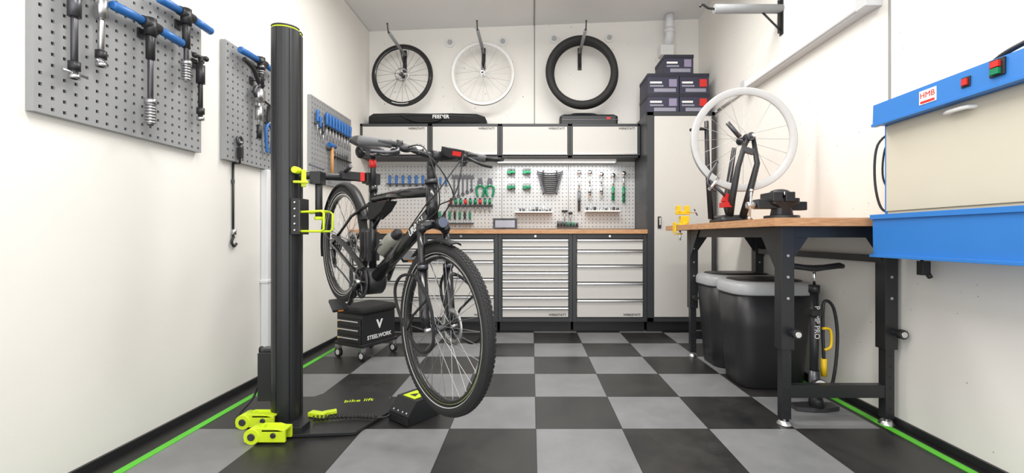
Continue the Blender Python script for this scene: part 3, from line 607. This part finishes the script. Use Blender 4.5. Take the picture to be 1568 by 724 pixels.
# ---------------------------------------------------------------- rolling tool stool
b=B('rolling_tool_stool'); b.M=Matrix.Translation((-1.25,3.27,0))@Matrix.Rotation(math.radians(-28),4,'Z')@Matrix.Diagonal((.90,.90,.95,1))
b.bx(-.15,.15,-.17,.17,.115,.345,BLKM); b.bx(-.165,.165,-.185,.185,.10,.125,BLK)
b.loft([rr(.30,.36,.03,0,0,.346),rr(.33,.39,.04,0,0,.36),rr(.33,.39,.04,0,0,.385),rr(.30,.36,.04,0,0,.402)],FAB)
for i,z in enumerate((.15,.215,.28)):
    b.bx(-.135,.135,-.178,-.17,z-.025,z+.03,BLK); b.bx(-.12,.12,-.192,-.178,z+.008,z+.018,ALU); b.cyl((-.125,-.18,z+.01),(-.11,-.19,z+.01),.008,YEL,n=8)
for x in(-.12,.12):
    for y in(-.15,.15):
        b.cyl((x*1.15,y*1.1-.012,.039),(x*1.15,y*1.1+.012,.039),.038,BLK,n=20); b.cyl((x*1.15,y*1.1-.014,.039),(x*1.15,y*1.1+.014,.039),.022,WHT,n=16); b.box((x*1.15,y*1.1,.085),(.04,.04,.035),STL); 
o=b.done(.002,1)
RS=Matrix.Rotation(math.radians(-28),3,'Z')@Euler((math.radians(90),0,math.radians(90))).to_matrix()
text(o,'STEELWORK',b.M@V((.1525,0,.165)),RS,.040,WHT,bold=.001); 
text(o,'V',b.M@V((.1525,0,.255)),RS,.085,WHT,'emblem',bold=.004)
# ---------------------------------------------------------------- workbench right
b=B('workbench')
b.bx(1.10,1.725,1.95,3.54,.937,.975,WOOD)
for x,sx in((1.20,1),(1.685,-1)):
    for y,sy in((2.05,1),(3.22,-1)):
        b.bx(x-.03,x+.03,y-.03,y+.03,.36,.937,BLKM); b.bx(x-.021,x+.021,y-.021,y+.021,.03,.40,BLKM); b.cyl((x,y,.002),(x,y,.02),.035,STL,r2=.022,n=20); b.cyl((x,y,.015),(x,y,.04),.008,STL)
        b.prism([(0,0),(sx*.11,0),(sx*.0,-.16)],BLKM,(x+sx*.03,y-.012,.935),(1,0,0),(0,0,1),(0,.004,0)); b.prism([(0,0),(sy*.16,0),(0,-.2)],BLKM,(x-sx*.028,y+sy*.03,.935),(0,1,0),(0,0,1),(.004*sx,0,0))
        for z in(.08,.13,.18,.23,.28,.33): b.cyl((x,y-.0225,z),(x,y-.0205,z),.006,HOL,n=8)
        for z in(.60,.70,.80): b.cyl((x,y-.033,z),(x,y-.03,z),.007,STL,n=8)
    b.bx(x-.02,x+.02,2.08,3.19,.885,.937,BLKM)
for y in(2.05,3.22):
    b.bx(1.22,1.665,y-.02,y+.02,.885,.937,BLKM); b.bx(1.22,1.665,y-.018,y+.018,.13,.19,BLKM)
b.bx(1.665,1.70,2.08,3.19,.765,.80,BLKM)
for x,y in((1.20,2.05),(1.685,2.05)):
    b.cyl((x+.02,y-.03,.44),(x+.02,y-.055,.44),.008,STL); b.cyl((x+.02,y-.05,.44),(x+.02,y-.075,.44),.022,BLK,n=10); b.cyl((x+.02,y-.075,.44),(x+.02,y-.079,.44),.014,CHR)
b.cyl((1.20,3.19,.44),(1.20,3.15,.44),.02,BLK)
b.done(.003)
# bins
RM=mat('bin_rim_grey',(.40,.41,.42),.35)
def bin_(x,y,w,d,hh):
    b=B('waste_bin')
    prof=[(0,.78,.80),(.01,.81,.82),(.25,.86,.87),(.55,.92,.93),(.88,.99,1.)]
    b.loft([rr(w*a,d*c,.10*a,x,y,.002+hh*t,8) for t,a,c in prof],BLK)
    b.loft([rr(w*1.02,d*1.02,.11,x,y,hh*.865,8),rr(w*1.035,d*1.035,.11,x,y,hh*.88,8),rr(w*1.03,d*1.03,.11,x,y,hh*.94,8),rr(w*.99,d*.99,.11,x,y,hh*.97,8),rr(w*.86,d*.82,.10,x,y,hh*.985,8)],RM)
    b.loft([rr(w*.84,d*.80,.09,x,y,hh*.986,8),rr(w*.80,d*.76,.09,x,y,hh*.996,8),rr(w*.5,d*.45,.06,x,y,hh,8)],BLK)
    b.done()
bin_(1.425,2.66,.47,.36,.635); bin_(1.44,3.05,.47,.36,.64)
# pump
b=B('floor_pump'); x,y=1.46,2.23
b.cyl((x,y,.03),(x,y,.60),.020,BLKM,n=20); b.cyl((x,y,.60),(x,y,.64),.026,BLK,n=20); b.cyl((x,y,.64),(x,y,.72),.007,CHR); b.cyl((x,y,.03),(x,y,.20),.026,DST)
b.tube([(x-.15,y,.735),(x-.13,y,.74),(x-.05,y,.73),(x,y,.725),(x+.05,y,.73),(x+.13,y,.74),(x+.15,y,.735)],[.012,.016,.015,.018,.015,.016,.012],BLK,n=12)
b.prism([(-.11,-.03),(-.03,-.05),(.03,-.05),(.11,-.03),(.11,.03),(.03,.04),(-.03,.04),(-.11,.03)],DST,(x,y,.003),(1,0,0),(0,1,0),(0,0,.02)); b.cyl((x,y-.02,.02),(x,y-.02,.08),.035,BLK,n=20,r2=.025)
b.cyl((x,y-.03,.12),(x,y-.055,.13),.04,BLK,n=24); b.cyl((x,y-.055,.13),(x,y-.058,.131),.034,WHT,n=24)
b.curve([(x+.02,y,.08),(x+.09,y,.12),(x+.12,y,.35),(x+.10,y,.52),(x+.05,y,.55),(x+.045,y,.40),(x+.05,y,.25)],.008,BLK); b.cyl((x+.05,y,.26),(x+.05,y,.17),.014,YEL); b.curve([(x+.03,y-.02,.42),(x+.07,y-.02,.41),(x+.072,y-.02,.33),(x+.04,y-.02,.31)],.007,YEL); b.box((x,y,.50),(.06,.06,.03),BLK)
o=b.done(); text(o,'PUMP PRO',(x,y-.0212,.45),(Euler((math.radians(90),0,0)).to_matrix()@Euler((0,0,math.radians(-90))).to_matrix()),.036,WHT)
# truing stand + wheel
b=B('wheel_truing_stand'); c=V((1.305,2.66,1.485))
b.loft([rr(.20,.20,.03,1.235,2.68,.976),rr(.20,.20,.03,1.235,2.68,.995),rr(.15,.16,.03,1.235,2.68,1.02)],BLK)
b.tube([(1.24,2.70,1.01),(1.25,2.78,1.10),(1.29,2.80,1.30),(1.305,2.78,1.46)],[.022,.02,.017,.014],BLK,n=10)
b.tube([(1.20,2.62,1.0),(1.19,2.56,1.12),(1.22,2.55,1.30),(1.27,2.575,1.43),(1.305,2.585,1.49)],[.022,.02,.016,.014,.012],BLK,n=10)
b.tube([(1.27,2.60,1.0),(1.28,2.54,1.14),(1.33,2.545,1.32),(1.325,2.58,1.48)],[.022,.02,.016,.012],BLK,n=10)
b.cyl((1.305,2.56,1.485),(1.305,2.605,1.485),.024,DST); b.cyl((1.305,2.53,1.485),(1.305,2.56,1.485),.010,CHR); b.box((1.29,2.57,1.40),(.07,.03,.03),DST,(0,.3,0))
b.box((1.17,2.60,1.08),(.05,.07,.03),RED); b.box((1.17,2.60,1.12),(.025,.05,.05),RED,(0,.4,0)); b.cyl((1.08,2.60,1.22),(1.20,2.60,1.10),.009,DST); b.cyl((1.12,2.58,1.24),(1.06,2.58,1.17),.010,CHR)
b.curve([(1.12,2.60,1.34),(1.05,2.58,1.22),(1.10,2.58,1.16)],.007,DST); b.tube([(1.13,2.72,1.0),(1.11,2.72,1.3),(1.11,2.74,1.62)],[.018,.016,.014],BLK,n=8); b.tube([(1.11,2.73,1.57),(1.04,2.73,1.57),(1.0,2.72,1.56)],.010,BLK,n=8); b.cyl((1.17,2.58,1.57),(1.24,2.57,1.48),.013,DST)
wheel(b,c,(.06,1,.02),.312,mat('grey_white_rim',(.60,.60,.60),.35),None,.0,20,DST,.0013,hw=.05,depth=.034,hr=.026)
b.done()
# vise
b=B('bench_vise'); x,y=1.30,2.28
b.cyl((x+.02,y,.976),(x+.02,y,1.0),.085,BLKM,n=28); b.loft([rr(.10,.09,.03,x+.02,y,1.0),rr(.09,.08,.03,x+.02,y,1.04),rr(.15,.10,.02,x+.02,y,1.06),rr(.15,.10,.02,x+.02,y,1.09)],BLKM)
b.box((x+.03,y,1.095),(.05,.13,.05),BLKM); b.box((x-.035,y,1.095),(.05,.13,.05),BLKM); b.box((x+.003,y,1.112),(.008,.12,.02),STL); b.box((x-.06,y,1.06),(.12,.06,.05),BLKM); b.box((x+.09,y,1.05),(.10,.055,.045),BLKM)
b.cyl((x-.12,y,1.055),(x-.165,y,1.055),.018,STL); b.cyl((x-.15,y-.02,1.13),(x-.15,y,.986),.006,CHR); b.ball((x-.15,y-.02,1.13),.010,CHR,10); b.ball((x-.15,y,.987),.010,CHR,10); b.ball((x+.01,y,1.12),(.05,.05,.02),BLKM,14); b.done(.004)
b=B('clamp_vise'); x,y=1.165,3.30
b.box((x,y,1.02),(.06,.06,.05),YEL); b.cyl((x,y,.976),(x,y,1.0),.035,YEL); b.box((x-.01,y,1.07),(.10,.05,.025),YEL); b.box((x-.045,y,1.10),(.025,.06,.05),YEL); b.box((x+.02,y,1.10),(.025,.06,.05),YEL); b.cyl((x+.03,y,1.075),(x+.10,y,1.075),.007,CHR); b.cyl((x+.09,y-.03,1.05),(x+.09,y+.03,1.10),.005,BLK); b.bx(1.088,1.099,y-.03,y+.03,.92,1.0,YEL); b.bx(1.088,1.15,y-.03,y+.03,.9765,.985,YEL); b.cyl((1.135,y,.86),(1.135,y,.936),.008,CHR); b.bx(1.088,1.15,y-.02,y+.02,.905,.915,YEL); b.done(.003)
# ---------------------------------------------------------------- wall-hung parts washer
b=B('parts_washer'); Y0,Y1=.95,1.90
b.prism([(1.50,.985),(1.503,.80),(1.738,.80),(1.738,.985)],BLU2,(0,Y0,0),(1,0,0),(0,0,1),(0,Y1-Y0,0)); b.bx(1.492,1.738,Y0-.005,Y1+.005,.965,.985,BLU2); b.bx(1.49,1.52,Y0-.005,Y1+.006,.80,.812,BLU2)
b.bx(1.557,1.738,Y0+.01,Y1-.01,.985,1.39,BEI); b.bx(1.552,1.56,Y0+.01,Y1-.01,1.0,1.37,BEI); b.bx(1.553,1.738,Y1-.012,Y1-.002,.985,1.39,BLU2)
b.prism([(1.50,1.375),(1.503,1.465),(1.56,1.475),(1.738,1.475),(1.738,1.375)],BLU2,(0,Y0,0),(1,0,0),(0,0,1),(0,Y1-Y0,0)); b.bx(1.496,1.52,Y0,Y1+.003,1.37,1.382,BLU2)
b.tube([(1.555,1.60,1.345),(1.53,1.595,1.345),(1.525,1.58,1.345),(1.525,1.53,1.345),(1.53,1.515,1.345),(1.555,1.51,1.345)],.008,WHT)
b.bx(1.497,1.502,1.475,1.505,1.405,1.44,BLK); b.bx(1.490,1.499,1.481,1.499,1.411,1.434,RED)
b.bx(1.494,1.502,1.365,1.41,1.405,1.46,BLK); b.bx(1.484,1.496,1.375,1.400,1.41,1.43,GRN); b.bx(1.484,1.496,1.375,1.400,1.433,1.453,RED)
b.bx(1.4985,1.502,1.60,1.67,1.395,1.448,WHT); b.bx(1.498,1.4995,1.605,1.665,1.398,1.408,RED)
for yy in(1.15,1.3,1.45): b.bx(1.499,1.502,yy-.003,yy+.003,.98,.982,HOL)
b.curve([(1.62,1.55,1.475),(1.60,1.45,1.51),(1.60,1.30,1.52),(1.62,1.2,1.475)],.009,BLK)
b.curve([(1.60,1.90,1.36),(1.555,1.94,1.30),(1.55,1.95,1.15),(1.57,1.94,1.02),(1.60,1.90,.99)],.005,BLK); b.curve([(1.60,1.90,1.33),(1.58,1.93,1.28),(1.58,1.94,1.15),(1.60,1.90,1.06)],.004,BLK)
b.curve([(1.68,1.86,.80),(1.68,1.86,.79),(1.68,1.85,.77)],.006,BLK); b.box((1.68,1.85,.755),(.035,.03,.06),BLK); b.cyl((1.69,1.84,.73),(1.70,1.84,.715),.010,BLK)
o=b.done(.002,1)
text(o,'HMB',(1.498,1.635,1.428),Euler((math.radians(90),0,math.radians(-90))).to_matrix(),.03,RED)
# ---------------------------------------------------------------- light, world, camera
def area(name,loc,rot,sx,sy,e,col=(1,1,1)):
    l=bpy.data.lights.new(name,'AREA'); l.shape='RECTANGLE'; l.size=sx; l.size_y=sy; l.energy=e; l.color=col
    o=bpy.data.objects.new(name,l); o.location=loc; o.rotation_euler=rot; sc.collection.objects.link(o); return o
area('ceiling_light_front',(0,.9,2.92),(0,0,0),2.2,.4,50,(1,.98,.945))
area('ceiling_light_rear',(0,2.8,2.92),(0,0,0),2.2,.4,54,(1,.98,.945))
area('doorway_daylight',(0,-.45,1.5),(math.radians(90),0,0),3.0,2.6,42,(1,.99,.975))
area('undercabinet_led',(.25,4.35,1.628),(0,0,0),1.2,.03,4)
w=bpy.data.worlds.new('world'); sc.world=w; w.use_nodes=True; N=w.node_tree.nodes; bg=N['Background']; bg.inputs[0].default_value=(.97,.98,1,1); bg.inputs[1].default_value=.9
cd=bpy.data.cameras.new('camera'); cam=bpy.data.objects.new('camera',cd); sc.collection.objects.link(cam); cam.location=(0,0,.89); cam.rotation_euler=(math.radians(90),0,0)
cd.sensor_width=36; cd.lens=36*661/1568; cd.shift_x=-30/1568; cd.shift_y=0; cd.clip_start=.02; sc.camera=cam
sc.view_settings.view_transform='Standard'; sc.view_settings.look='None'; sc.view_settings.exposure=.06
